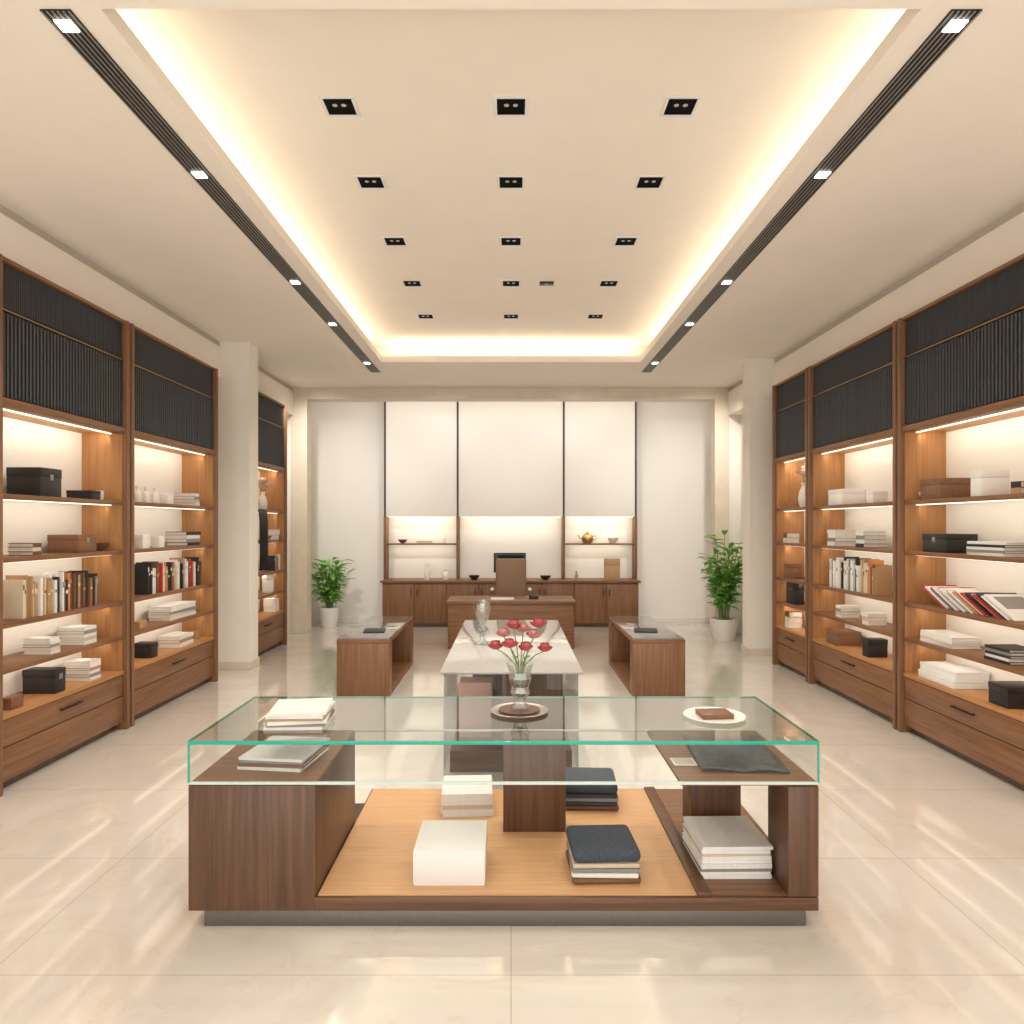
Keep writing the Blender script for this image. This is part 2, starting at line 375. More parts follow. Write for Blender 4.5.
def lid_box(x, y, z, w, d, h, m, rotz, label, group=None, clasp=False, name='box'):
    o = thing(name, label, 'box', (0,0,0), group)
    lz = h*.68
    obj('body', box(nb(), -w/2+.002,w/2-.002,-d/2+.002,d/2-.002, 0,lz, .002), m, o)
    obj('lid', box(nb(), -w/2,w/2,-d/2,d/2, lz,h, .003), m, o)
    if clasp: obj('clasp', box(nb(), -.018,.018,-d/2-.004,-d/2+.002, lz-.02,lz+.02, .002), 'steel', o)
    o.location = (x,y,z); o.rotation_euler = (0,0,rotz); return o
def stack(x, y, z, w, d, items, rotz, where, group, jit=.05):
    n = len(items); zz = z
    for k, (t, col) in enumerate(items):
        q = n-1-k
        pos = 'topmost' if q == 0 else 'lowest' if k == 0 else ORD[q]+' down'
        lab = ('flat %s book lying alone %s' % (col, where)) if n == 1 else '%s book, %s in flat stack %s' % (col, pos, where)
        sh = 1-.03*random.random()
        flat_book(x+random.uniform(-.004,.004), y+random.uniform(-.004,.004), zz, w*sh, d*sh, t, col, rotz+random.uniform(-jit,jit), lab, group)
        zz += t+.0005
    return zz
def slot(key, a, b, d=.24, xf=3.26):
    s, y0, y1 = UN[key]; lo, hi = y0+.06, y1-.06
    while True:
        if s < 0: yn, yf = (xf+d)*F/(CX-a), xf*F/(CX-b)
        else: yn, yf = (xf+d)*F/(b-CX), xf*F/(a-CX)
        if yf-yn > .10 or d < .07: break
        d -= .02
    yn = max(yn, lo); yf = min(max(yf, yn+.06), hi); yn = min(yn, yf-.06)
    return s, s*(xf+d/2), (yn+yf)/2, d, yf-yn, yn
def cbox(key, sh, a, b, hp, m, desc, clasp=False, d=.24):
    s, x, y, dd, L, yn = slot(key, a, b, d)
    lid_box(x, y, S[sh], L, dd, hp*yn/F, m, R(-90*s), '%s on the %s of %s' % (desc, SN[sh], CN[key]), clasp=clasp)
def cstack(key, sh, a, b, hp, cols, extra='', d=.24):
    s, x, y, dd, L, yn = slot(key, a, b, d)
    h = hp*yn/F; t = h/len(cols)
    stack(x, y, S[sh], L-.02, dd-.02, [(t*random.uniform(.9,1.05), c) for c in cols], R(-90*s), '%son %s, %s' % (extra, SN[sh], CN[key]),
          'flat books on the %s of the %s' % (SN[sh], CN[key]), .03)
def crow(key, sh, a, b, hp, cols, tilt=0, d=.14, tr=(.015,.030), hv=.78, gap=.0025):
    s, y0, y1 = UN[key]
    _, x, yc, dd, L, yn = slot(key, a, b, d)
    y = yn; yend = yn+L; bks = []; ca = math.cos(tilt)
    while True:
        t = random.uniform(*tr); h = hp*yc/F*random.uniform(hv, 1.04)
        if y+t/ca+h*abs(math.sin(tilt)) > yend+(.06 if tilt else 0): break
        bks.append((y+t/ca/2, t, h)); y += t/ca+gap
    n = len(bks)
    for k, (yy, t, h) in enumerate(bks):
        c = cols[int(k*len(cols)/n)] if isinstance(cols, tuple) else random.choice(cols)
        q = k if s < 0 else n-1-k
        lab = '%s %s, %s from the left, %s of %s' % (c, 'leaning magazine' if tilt else 'upright book', ORD[min(q,35)], SN[sh], CN[key])
        up_book(x+s*random.uniform(0,.03), yy, S[sh], t, dd, h, c, R(-90*s), lab, 'row of %s on the %s of the %s' % ('magazines' if tilt else 'books', SN[sh], CN[key]), tilt)
def vessel(x, y, z, prof, m, label, cat, name, group=None, seg=24, smooth=True):
    return tag(obj(name, lathe(nb(), prof, (x,y,z), seg), m, org=(x,y,z), smooth=smooth), label, cat, group)
BOT = [(0,0),(.030,0),(.032,.01),(.032,.085),(.022,.10),(.012,.108),(.012,.13),(.015,.13),(.015,.15),(0,.15)]
VAS = [(0,0),(.04,0),(.055,.05),(.06,.10),(.045,.17),(.025,.21),(.035,.25),(.030,.25),(.02,.21),(.02,.2),(0,.2)]
BWL = [(0,0),(.03,0),(.035,.008),(.065,.035),(.08,.065),(.075,.065),(.06,.035),(.03,.014),(0,.012)]
CUP = [(0,0),(.028,0),(.034,.01),(.038,.08),(.035,.08),(.031,.012),(0,.01)]

# nearest left cabinet
cbox('L1',0, 6,62,29,'boxblack','black lidded box with metal clasp',True)
cbox('L1',0, 66,101,9,'boxblack','low flat black box')
cstack('L1',1, 5,44,13,['brown','cream','brown'])
cbox('L1',1, 47,97,18,'leather','brown leather box with clasp',True)
crow('L1',2, 4,101,38,('cream','tan','cream','tan','white','orange','cream','tan','white','black','white','brown','black','orange','brown','black','tan','brown','black','rust','black','grey','black'))
cstack('L1',3, 20,62,16,['white','cream','grey','white','white'],'nearer ')
cstack('L1',3, 54,99,17,['white','beige','white','grey','white'],'farther ')
cbox('L1',4, 22,66,24,'boxblack','black cube box',True)
cbox('L1',4, 2,24,12,'leather','small brown box')
cstack('L1',4, 60,103,20,['white','grey','white','tan','white','white'])
# middle left cabinet
for k, p in enumerate((137,146,155)):
    y = 3.36*F/(CX-p)
    vessel(-3.36, y, S[0], BOT, 'pot', 'small white bottle, %s from the left on top shelf of middle left cabinet' % ORD[k], 'bottle', 'bottle', 'white bottles on the top shelf')
cbox('L2',0, 160,174,11,'lac','small white box')
cstack('L2',0, 172,201,12,['white','beige','grey','white'])
cbox('L2',1, 134,150,14,'lac','nearer small white box')
cbox('L2',1, 151,165,11,'lac','farther small white box')
cstack('L2',1, 164,202,14,['black','grey','white','black'])
crow('L2',2, 134,202,30,('black','white','brown','red','white','orange','black','rust','cream','white','black','tan','white','black','red','white','black','brown'))
cstack('L2',3, 146,198,14,['white','cream','grey','white','white'])
cbox('L2',3, 133,147,8,'bk_tan','small tan box')
cbox('L2',4, 134,158,15,'boxblack','dark grey low box')
cstack('L2',4, 156,195,11,['white','tan','white'])
# rear left cabinet
vessel(-3.36, 9.75, S[0], VAS, 'pot', 'white curvy vase on top shelf of rear left cabinet', 'vase', 'vase')
cstack('L3',1, 268,284,10,['brown','white'], d=.2)
crow('L3',2, 266,283,16,['brown','tan','black','white'])
cbox('L3',3, 262,274,18,'lac','white square box')
cstack('L3',4, 262,280,14,['white','white'])
b = nb(); cols_ = []
path = [(-3.42,S[0]+.004),(-3.30,S[0]+.004),(-3.22,S[0]+.006),(-3.205,S[0]-.03),(-3.202,1.75),(-3.2,1.6),(-3.2,1.45),(-3.2,1.3),(-3.2,1.12)]
for i in range(13):
    cols_.append([b.verts.new((px+(.010*math.cos(i*1.6) if k > 3 else 0), 9.16+i*.025, pz+(.006*math.sin(i*1.6) if k == 8 else 0))) for k, (px, pz) in enumerate(path)])
for a_, c_ in zip(cols_, cols_[1:]):
    for k in range(len(path)-1): b.faces.new((a_[k], c_[k], c_[k+1], a_[k+1]))
o = obj('scarf', b, 'black', org=(-3.2,9.31,1.5)); tag(o, 'black scarf draped over the top shelf edge of rear left cabinet', 'scarf')
sm = o.modifiers.new('thick', 'SOLIDIFY'); sm.thickness = .005
# rear right cabinet
vessel(3.36, 8.25, S[0], [(r*1.1,z*1.15) for r,z in VAS], 'pot', 'white curvy vase on top shelf of rear right cabinet', 'vase', 'vase')
cstack('R3',1, 782,801,10,['white','brown'])
cbox('R3',2, 784,802,15,'leather','small brown box')
cbox('R3',3, 786,804,22,'boxblack','dark upright box', d=.12)
cstack('R3',4, 784,804,16,['white','cream','brown'])
# middle right cabinet
cbox('R2',0, 828,866,16,'lac','wide white lidded box')
cbox('R2',0, 866,888,12,'lac','small white box')
cstack('R2',1, 826,858,16,['white','grey','white','white'],'farther ')
cstack('R2',1, 854,889,17,['black','white','grey','white'],'nearer ')
crow('R2',2, 828,889,32,('tan','brown','orange','cream','tan','beige','white','black','white','grey','white','white','black','cream','white','white','grey','white'))
cstack('R2',3, 834,862,12,['white','beige','grey','white'],'farther ')
cstack('R2',3, 860,889,12,['white','pink','white'],'nearer ')
cbox('R2',4, 826,861,14,'leather','brown wooden low box')
cbox('R2',4, 862,888,18,'boxblack','black box')
# nearest right cabinet
cbox('R1',0, 920,971,21,'leather','brown leather box')
cbox('R1',0, 970,1010,27,'lac','white cube box')
cstack('R1',0, 1008,1045,13,['tan','black'])
cbox('R1',1, 922,978,19,'boxblack','wide black box',True)
cstack('R1',1, 964,1040,15,['white','grey','white','black','white'])
crow('R1',2, 920,1056,45,('white','navy','red','white','black','red','white','orange','white','navy','white','red','white','pink','black','white','red'), R(-65), .28, (.007,.011), .92, .024)
cstack('R1',3, 918,984,12,['white','cream','white','white'])
cstack('R1',3, 982,1046,15,['black','white','black','grey','black'])
s_, x_, y_, d_, L_, yn_ = slot('R1', 918, 992, .28)
for k in range(2):
    lid_box(x_, y_, S[4]+k*.0615, L_-.03*k, d_-.02*k, .06, 'pure', R(-90+k*2), ('lower','upper')[k]+' white flat box of two on drawer ledge of nearest right cabinet', 'white flat boxes')
cbox('R1',4, 988,1044,22,'boxblack','wide black box')
# cups and bowls in the gaps
for key, sh, p, prof, m, lab in (('L1',0,105,CUP,'pot','white cup at the far end'), ('L1',1,104,BWL,'bk_brown','brown bowl at the far end'), ('L2',4,199,CUP,'bk_tan','tan cup at the far end'),
        ('L2',0,204,CUP,'bk_grey','grey cup at the far end'), ('R2',0,824,CUP,'bk_grey','grey cup at the far end'), ('R1',0,914,BWL,'pot','white bowl at the far end'),
        ('R3',0,787,CUP,'bk_tan','tan cup at the far end'), ('L3',1,266,BWL,'bk_grey','grey bowl at the near end')):
    s = UN[key][0]; y = min(3.36*F/abs(CX-p), UN[key][2]-.16)
    vessel(s*3.36, y, S[sh], prof, m, '%s of the %s of %s' % (lab, SN[sh], CN[key]), 'bowl' if prof is BWL else 'cup', 'bowl' if prof is BWL else 'cup')

# ------------------------------------------------------------------ foreground counter
t = thing('display_counter', 'low dark walnut display counter with green edged glass top in the foreground', 'counter', (0, 3.6, 0))
obj('plinth', box(nb(), -1.30,1.25, 3.05,4.22, 0,.07, .003), 'gun', t)
obj('platform', box(nb(), -.83,1.30, 3.04,4.30, .07,.125, .003), 'darkx', t)
obj('platform_deck', box(nb(), -.82,.79, 3.06,4.28, .125,.13), 'oak', t)
obj('deck_side', box(nb(), .85,1.29, 3.06,4.28, .125,.13), 'wx', t)
obj('divider_rail', box(nb(), .79,.85, 3.045,4.28, .125,.145, .003), 'darkx', t)
obj('left_cabinet', box(nb(), -1.363,-.827, 3.04,3.82, .07,.60, .003), 'dark', t)
obj('cabinet_top', box(nb(), -1.36,-.83, 3.045,3.815, .60,.61, .002), 'wx', t)
obj('post', box(nb(), 1.17,1.30, 3.04,3.28, .13,.595, .003), 'dark', t)
obj('post', box(nb(), .90,1.15, 3.60,3.78, .13,.595, .003), 'dark', t)
obj('post', box(nb(), -.04,.28, 3.68,3.82, .13,.61, .003), 'dark', t)
obj('inner_tray', box(nb(), .72,1.30, 3.05,3.815, .595,.61, .003), 'wx', t)
X0, X1, Y0, Y1, Z0, Z1 = -1.363, 1.30, 3.035, 3.825, .612, .79
def pane_part(name, p, m='glass', par=t): return obj(name, quad(nb(), *p), m, par, smooth=False)
g = pane_part('glass_top', [(X0,Y0,Z1),(X1,Y0,Z1),(X1,Y1,Z1),(X0,Y1,Z1)], 'topglass')
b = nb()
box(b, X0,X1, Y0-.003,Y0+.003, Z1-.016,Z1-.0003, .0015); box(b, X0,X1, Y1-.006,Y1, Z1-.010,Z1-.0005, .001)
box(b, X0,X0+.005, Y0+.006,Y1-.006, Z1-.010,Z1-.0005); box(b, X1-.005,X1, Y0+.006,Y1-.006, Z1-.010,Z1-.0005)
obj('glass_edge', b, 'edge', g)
for nm, p in (('front_pane', [(X0,Y0+.003,Z0),(X1,Y0+.003,Z0),(X1,Y0+.003,Z1-.012),(X0,Y0+.003,Z1-.012)]),
              ('rear_pane', [(X0,Y1-.003,Z0),(X1,Y1-.003,Z0),(X1,Y1-.003,Z1-.012),(X0,Y1-.003,Z1-.012)]),
              ('side_pane', [(X0+.003,Y0,Z0),(X0+.003,Y1,Z0),(X0+.003,Y1,Z1-.012),(X0+.003,Y0,Z1-.012)]),
              ('side_pane', [(X1-.003,Y0,Z0),(X1-.003,Y1,Z0),(X1-.003,Y1,Z1-.012),(X1-.003,Y0,Z1-.012)])):
    pane_part(nm, p)
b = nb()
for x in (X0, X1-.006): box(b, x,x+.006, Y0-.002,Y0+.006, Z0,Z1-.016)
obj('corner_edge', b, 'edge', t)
obj('bottom_rail', box(nb(), X0,X1, Y0,Y0+.012, Z0-.008,Z0+.004, .002), 'paleedge', t)
obj('bottom_rail', box(nb(), X0,X1, Y1-.012,Y1, Z0-.008,Z0+.004, .002), 'paleedge', t)

stack(-.97, 3.33, .7905, .26, .28, [(.013,'white'),(.009,'grey'),(.016,'white'),(.008,'tan'),(.014,'white'),(.012,'white')], R(6), 'on the glass counter top', 'books on the glass counter top', .07)
stack(-1.05, 3.36, .6105, .30, .34, [(.014,'white'),(.016,'brown'),(.010,'grey'),(.012,'white')], R(-6), 'under the counter glass', 'books inside the glass case')
t = thing('box', 'large white lidded box at the front of the oak counter deck', 'box', (-.27, 3.3, .13))
obj('body', box(nb(), -.424,-.115, 3.132,3.463, .1305,.16, .001), 'pure', t)
obj('lid', box(nb(), -.426,-.113, 3.13,3.465, .142,.28, .0015), 'pure', t)
stack(-.245, 4.02, .1305, .28, .30, [(.022,'white'),(.016,'white'),(.022,'beige'),(.018,'white'),(.022,'white'),(.018,'white')], R(3), 'at the back of the oak deck', 'books at the back of the counter deck', .02)
stack(1.0, 3.36, .1305, .315, .34, [(.018,'white'),(.012,'white'),(.016,'grey'),(.02,'white'),(.012,'white'),(.018,'white'),(.012,'beige'),(.016,'white'),(.014,'white')], R(1), 'beside the right post of the counter', 'white books beside the right post', .012)
def cloth(x, y, z, w, d, h, m, rotz, label, name='folded_cloth', grp=None):
    b = nb(); box(b, -w/2,w/2,-d/2,d/2, 0,h, h*.42, seg=3)
    for v in b.verts: v.co += Vector((random.uniform(-1,1),random.uniform(-1,1),0))*.0015
    o = obj(name, b, m); tag(o, label, 'folded cloth', grp); o.location = (x,y,z); o.rotation_euler = (0,0,rotz); return o
for (x, y, where) in ((.415, 3.29, 'at the front of the oak deck'), (.445, 4.10, 'at the back of the oak deck')):
    zz = .1305
    for k, (m, h, cn) in enumerate((('bk_brown',.026,'brown'),('bk_white',.022,'white'),('bk_grey',.02,'grey'),('bk_beige',.02,'beige'),('navy',.055,'dark slate blue'))):
        if y > 4 and k in (1, 3): m, cn = 'navy', 'dark slate blue'
        pos = 'topmost' if k == 4 else 'lowest' if k == 0 else ORD[4-k]+' down'
        cloth(x, y, zz, .30-.006*(k%2), .30, h, m, R(random.uniform(-3,3)), '%s folded cloth, %s in stack %s' % (cn, pos, where), grp='folded cloths '+where)
        zz += h+.0005
# things on the glass
t = thing('tray', 'round silver tray under the flower vase on the glass counter', 'tray', (.04, 3.5, .7905))
obj('plate', lathe(nb(), [(0,0),(.12,0),(.142,.012),(.138,.014),(.118,.006),(0,.006)], (.04,3.5,.7905), 48), 'steel', t)
obj('wooden_disc', lathe(nb(), [(0,.0065),(.10,.0065),(.10,.016),(0,.016)], (.04,3.5,.7905), 40), 'dark', t)
VX, VY, VZ = .045, 3.5, .8070
vessel(VX, VY, VZ, [(0,.002),(.044,0),(.048,.012),(.030,.03),(.030,.048),(.048,.082),(.040,.11),(.056,.15),(.053,.18),(.068,.22)], 'crystal',
       'clear cut glass vase holding red flowers on the counter', 'vase', 'flower_vase', seg=12, smooth=False)
def blossom(bm, c, r):
    for L, (fr, n, top, up, mi) in enumerate(((.50,5,78,.34,1), (.72,6,62,.22,1), (.92,7,40,.08,0), (1.12,7,5,-.06,0))):
        for k in range(n):
            a0 = 2*math.pi*k/n+L*.5+random.uniform(-.2,.2); g = []; fl = random.uniform(0,.16)*(L/3)
            for i in range(5):
                u = i/4
                row = []
                for j in range(5):
                    v = j/4-.5
                    lat = R(-75+(75+top)*u-16*abs(v)*u); lon = a0+v*(2*math.pi/n)*1.35
                    rr = r*fr*(1+(.12+fl)*u*u*max(0,L-1)+.06*abs(v))
                    row.append(bm.verts.new(Vector(c)+Vector((rr*math.cos(lat)*math.cos(lon), rr*math.cos(lat)*math.sin(lon), rr*.9*math.sin(lat)+up*r*u))))
                g.append(row)
            for i in range(4):
                for j in range(4):
                    f = bm.faces.new((g[i][j],g[i][j+1],g[i+1][j+1],g[i+1][j])); f.material_index = mi
def leafmesh(bm, base, dv, L, W, droop, mi=0, xmax=3.57):
    base = Vector(base); dv = Vector(dv).normalized(); sd = dv.cross(Vector((0,0,1)))
    if sd.length < .05: sd = Vector((1,0,0))
    sd.normalize(); rows = []
    for i in range(6):
        u = i/5; p = base+dv*L*u+Vector((0,0,-droop*u*u)); w = W*max(.04, math.sin(math.pi*min(1,u*.93+.05))**.8)
        tri = [p-sd*w+Vector((0,0,w*.35)), p, p+sd*w+Vector((0,0,w*.35))]
        for q in tri: q.x = max(-xmax, min(xmax, q.x))
        rows.append([bm.verts.new(q) for q in tri])
    for a, b_ in zip(rows, rows[1:]):
        for q in (0,1):
            f = bm.faces.new((a[q],a[q+1],b_[q+1],b_[q])); f.material_index = mi
FL = [(-.120,-.01,.315,'red','red flower leaning furthest left in the vase'), (-.032,.03,.41,'red','red flower at the top left of the bouquet'),
      (-.052,-.05,.33,'red','red flower left of centre in the bouquet, facing front'), (.025,-.05,.315,'red','deep red flower low at the centre front of the bouquet'),
      (.066,.02,.365,'pink','pink flower right of centre in the bouquet'), (.088,0,.42,'red','red flower at the top right of the bouquet'),
      (.118,-.02,.305,'red','red flower lowest on the right of the bouquet'), (.015,.05,.39,'pink','pink flower at the back centre of the bouquet'),
      (-.082,.03,.37,'pink','pink flower at the upper left of the bouquet')]
for (x, y, z, m, lab) in FL:
    f = thing('flower', lab, 'flower', (VX,VY,VZ), 'flowers in the glass vase')
    p0 = Vector((VX-x*.10, VY-y*.10, VZ+.055)); p1 = Vector((VX+x*.2, VY+y*.2, VZ+.215)); p2 = Vector((VX+x, VY+y, VZ+z-.02))
    pts = [p0, p0.lerp(p1,.5), p1, p1.lerp(p2,.5)+Vector((0,0,.012)), p2]
    obj('stem', tube(nb(), pts, .0026, 6), 'stem', f)
    b = nb(); blossom(b, (VX+x,VY+y,VZ+z), random.uniform(.020,.026)); obj('blossom', b, [m, m+'in'], f)
    b = nb()
    for q in range(2):
        a = random.uniform(0,6.28); leafmesh(b, p1.lerp(p2, .15+.25*q), (math.cos(a),math.sin(a),.8), .05, .007, .012)
    obj('leaf', b, 'leafd', f)
for (cx, cy, where, sc_) in ((-3.36, 9.75, 'rear left', 1.0), (3.36, 8.25, 'rear right', 1.15)):
    for k, (dx, dz, pos) in enumerate(((-.05,.10,'nearest'), (.0,.14,'tallest'), (.05,.08,'lowest'))):
        f = thing('flower', '%s white flower in the vase on top of %s cabinet shelf' % (pos, where), 'flower', (cx,cy,S[0]), 'white flowers in the %s vase' % where)
        zt = S[0]+.25*sc_+dz
        obj('stem', tube(nb(), [(cx,cy,S[0]+.205*sc_),(cx+dx*.2,cy+dx*.3,S[0]+.25*sc_),(cx+dx,cy+dx,zt)], .004, 6), 'stem', f)
        b = nb(); blossom(b, (cx+dx,cy+dx,zt+.02), .038); obj('blossom', b, ['blush','blushin'], f)
vessel(.96, 3.40, .7905, [(0,0),(.11,0),(.145,.012),(.142,.016),(.108,.007),(0,.007)], 'pot', 'round white plate holding a small box on the glass counter', 'plate', 'plate', seg=48)
lid_box(.96, 3.40, .798, .15, .12, .022, 'leather', R(4), 'small brown flat box on the round white plate')
b = nb(); g = [[b.verts.new((-.19+.38*i/12, -.26+.52*j/12, .006+.006*math.sin(i*.9)*math.cos(j*.7)+.004*random.random())) for j in range(13)] for i in range(13)]
for i in range(12):
    for j in range(12): b.faces.new((g[i][j],g[i+1][j],g[i+1][j+1],g[i][j+1]))
o = obj('leather_sheet', b, 'hide'); tag(o, 'crumpled black leather sheet under the glass at the counter right', 'leather sheet')
o.location = (1.05, 3.42, .612); o.rotation_euler = (0,0,R(-4)); o.modifiers.new('thick','SOLIDIFY').thickness = .004
t = thing('card', 'small pale card beside the black leather sheet in the case', 'card', (.79,3.30,.6105))
obj('sheet', box(nb(), .74,.845, 3.26,3.36, .6105,.614), 'bk_white', t); obj('border', box(nb(), .75,.835, 3.27,3.35, .614,.615), 'bk_beige', t)

# ------------------------------------------------------------------ long centre table
t = thing('display_table', 'long pale topped display table behind the flower vase', 'table', (0, 5.9, 0))
obj('table_top', box(nb(), -.46,.465, 4.65,7.2, .736,.75, .0015), 'marble', t)
obj('plinth', box(nb(), -.42,.42, 4.95,7.05, 0,.15, .004), 'darkx', t)
obj('pedestal', box(nb(), -.06,.36, 4.98,5.28, .15,.736, .004), 'dark', t)
obj('pedestal', box(nb(), -.36,.36, 6.75,7.0, .15,.736, .004), 'dark', t)
pane_part('front_pane', [(-.44,4.70,.0),(.44,4.70,.0),(.44,4.70,.736),(-.44,4.70,.736)], par=t)
for x in (-.44,.44): pane_part('side_pane', [(x,4.70,0),(x,7.15,0),(x,7.15,.736),(x,4.70,.736)], par=t)
b = nb()
for x in (-.443,.438): box(b, x,x+.005, 4.697,4.702, 0,.736)
obj('pane_edge', b, 'paleedge', t)
lid_box(-.26, 5.35, .1505, .24, .2, .40, 'bk_pink', 0, 'pale pink box seen under the long centre table')
GOB = [(0,.003),(.06,0),(.062,.01),(.02,.025),(.014,.06),(.03,.085),(.05,.11),(.035,.135),(.02,.15),(.04,.19),(.055,.24),(.065,.30)]
vessel(-.23, 5.75, .7505, [(r*1.15,z*1.05) for r,z in GOB], 'crystal', 'tall crystal goblet nearer on the long pale table', 'goblet', 'goblet', seg=14, smooth=False)
vessel(-.25, 6.5, .7505, [(r*.9,z*.9) for r,z in GOB], 'crystal', 'shorter crystal goblet farther back on the long pale table', 'goblet', 'goblet', seg=14, smooth=False)

# ------------------------------------------------------------------ side benches
def bench(s, label):
    t = thing('display_bench', label, 'bench', (s*1.46, 8.0, 0), 'open wooden display benches')
    x0, x1, y0, y1 = s*1.72, s*1.2, 7.1, 8.85
    obj('front_panel', box(nb(), x0,x1, y0,y0+.16, 0,.53, .004), 'wv', t)
    obj('rear_panel', box(nb(), x0,x1, y1-.16,y1, 0,.53, .004), 'wv', t)
    obj('bottom_board', box(nb(), x0,x1, y0+.16,y1-.16, .0,.05, .003), 'wx', t)
    obj('bench_top', box(nb(), x0,x1, y0,y1, .53,.570, .004), 'wx', t)
    obj('glass_inlay', box(nb(), s*1.712,s*1.208, y0+.008,y1-.008, .570,.58, .002), 'darkglass', t)
bench(-1, 'open wooden display bench left of the long pale table')
bench(1, 'open wooden display bench right of the long pale table')
stack(-1.44, 7.6, .5805, .22, .28, [(.012,'black')], R(5), 'on the left display bench', 'books on the benches')
stack(1.42, 7.6, .5805, .24, .26, [(.014,'black')], R(-8), 'on the right display bench', 'books on the benches')

# ------------------------------------------------------------------ desk and chair
t = thing('desk', 'wide brown wooden desk in front of the office chair', 'desk', (0, 10.2, 0))
obj('desk_top', box(nb(), -.89,.89, 9.83,10.6, .62,.66, .005), 'wx', t)
obj('front_panel', box(nb(), -.86,.86, 9.86,9.9, .0,.62, .004), 'wx', t)
for s in (-1,1): obj('side_panel', box(nb(), s*.82,s*.87, 9.9,10.58, 0,.62, .004), 'wv', t)
obj('drawer_unit', box(nb(), .40,.82, 9.95,10.55, .06,.62, .004), 'wv', t)
flat_book(-.12, 10.1, .6605, .32, .24, .014, 'white', 0, 'flat white notebook on the wooden desk', None)
lid_box(.32, 10.15, .6605, .14, .10, .05, 'boxblack', 0, 'small black box on the wooden desk')
t = thing('office_chair', 'brown leather office chair between the desk and the back credenza', 'chair', (0, 11.1, 0))
b = nb(); box(b, -.24,.24, 11.30,11.38, .56,1.17, .03, seg=3)
for v in b.verts: v.co.y += (v.co.z-.56)*.12-.10*(1-(v.co.x/.24)**2)*.3
obj('backrest', b, 'taupe', t)
obj('seat', box(nb(), -.25,.25, 10.85,11.34, .44,.53, .03, seg=3), 'taupe', t)
obj('back_frame', tube(nb(), [(0,11.1,.43),(0,11.36,.42),(0,11.43,.55),(0,11.46,.85)], .02), 'steel', t)
for s in (-1,1):
    a = obj('armrest', tube(nb(), [(s*.25,11.05,.47),(s*.29,11.05,.5),(s*.29,11.05,.70)], .015), 'steel', t)
    obj('arm_pad', box(nb(), s*.29-.025,s*.29+.025, 10.93,11.22, .70,.725, .008), 'lac', a)
obj('gas_lift', tube(nb(), [(0,11.1,.08),(0,11.1,.44)], .03, 12), 'black', t)
for k in range(5):
    a = R(90+72*k); e = (.28*math.cos(a), 11.1+.28*math.sin(a))
    l = obj('leg', tube(nb(), [(0,11.1,.12),(e[0],e[1],.075)], .02, 8, taper=.7), 'steel', t)
    b = nb(); tube(b, [(e[0]-.02,e[1],.03),(e[0]+.02,e[1],.03)], .03, 14); box(b, e[0]-.008,e[0]+.008,e[1]-.008,e[1]+.008,.05,.08)
    obj('caster', b, 'black', l)

# ------------------------------------------------------------------ back credenza and wall hutch
t = thing('credenza', 'long low wooden credenza along the white back wall', 'credenza', (0, 12.25, 0))
obj('plinth', box(nb(), -2.12,2.10, 12.0,12.56, 0,.06), 'dark', t)
obj('carcass', box(nb(), -2.14,2.12, 11.98,12.57, .06,.735), 'wv', t)
obj('credenza_top', box(nb(), -2.17,2.15, 11.93,12.58, .74,.775, .004), 'wx', t)
for k in range(8):
    x0 = -2.14+k*4.26/8
    d = obj('door', box(nb(), x0+.006,x0+4.26/8-.006, 11.955,11.98, .07,.73, .003), 'wv', t)
    hx = x0+(4.26/8-.05 if k%2 == 0 else .05)
    obj('handle', box(nb(), hx-.006,hx+.006, 11.94,11.956, .52,.64, .002), 'black', d)
t = thing('wall_hutch', 'white panelled wall hutch with three lit niches above the credenza', 'wall unit', (0, 12.45, .7755))
PX = [-2.15, -.91, .90, 2.13]
for k in range(3):
    x0, x1 = PX[k]+.016, PX[k+1]-.016
    obj('upper_panel', box(nb(), x0,x1, 12.28,12.575, 1.84,3.845, .003), 'panel', t)
    x0, x1 = PX[k]+.022, PX[k+1]-.022
    obj('niche_back', box(nb(), x0,x1, 12.55,12.575, .776,1.84), 'lac', t)
    obj('light_strip', box(nb(), x0+.03,x1-.03, 12.30,12.315, 1.83,1.84), 'led', t)
    area(((x0+x1)/2, 12.33, 1.825), (R(40), 0, 0), x1-x0-.1, .04, 3.4 if k == 1 else 2.4, (1,.89,.70))
    if k != 1:
        obj('shelf', box(nb(), x0,x1, 12.30,12.55, 1.36,1.385, .003), 'wx', t)
        area(((x0+x1)/2, 12.36, 1.352), (R(35), 0, 0), x1-x0-.1, .03, 1.4, (1,.89,.70))
for k, x in enumerate(PX):
    obj('upright', box(nb(), x-.022,x+.022, 12.27,12.575, .776,1.84, .003), 'wv', t)
    obj('metal_trim', box(nb(), x-.014,x+.014, 12.27,12.575, 1.84,3.845), 'trim', t)
t = thing('monitor', 'black computer monitor on the credenza behind the chair', 'monitor', (-.02, 12.12, .7755))
b = box(nb(), -.29,.25, 12.10,12.13, .90,1.23, .005); sc = obj('housing', b, 'black', t)
obj('screen', box(nb(), -.275,.235, 12.096,12.101, .915,1.215), 'screen', sc)
obj('stand', box(nb(), -.05,.01, 12.12,12.15, .785,1.0, .003), 'steel', t)
obj('foot', box(nb(), -.13,.09, 12.06,12.2, .7755,.787, .003), 'steel', t)
zc, zs = .7755, 1.3855
vessel(-1.41, 12.1, zc, [(r*.9,z*1.1) for r,z in VAS], 'pot', 'taller white vase on the left of the credenza', 'vase', 'vase')
vessel(-1.10, 12.1, zc, [(r*1.1,z*.7) for r,z in VAS], 'pot', 'shorter white vase on the left of the credenza', 'vase', 'vase')
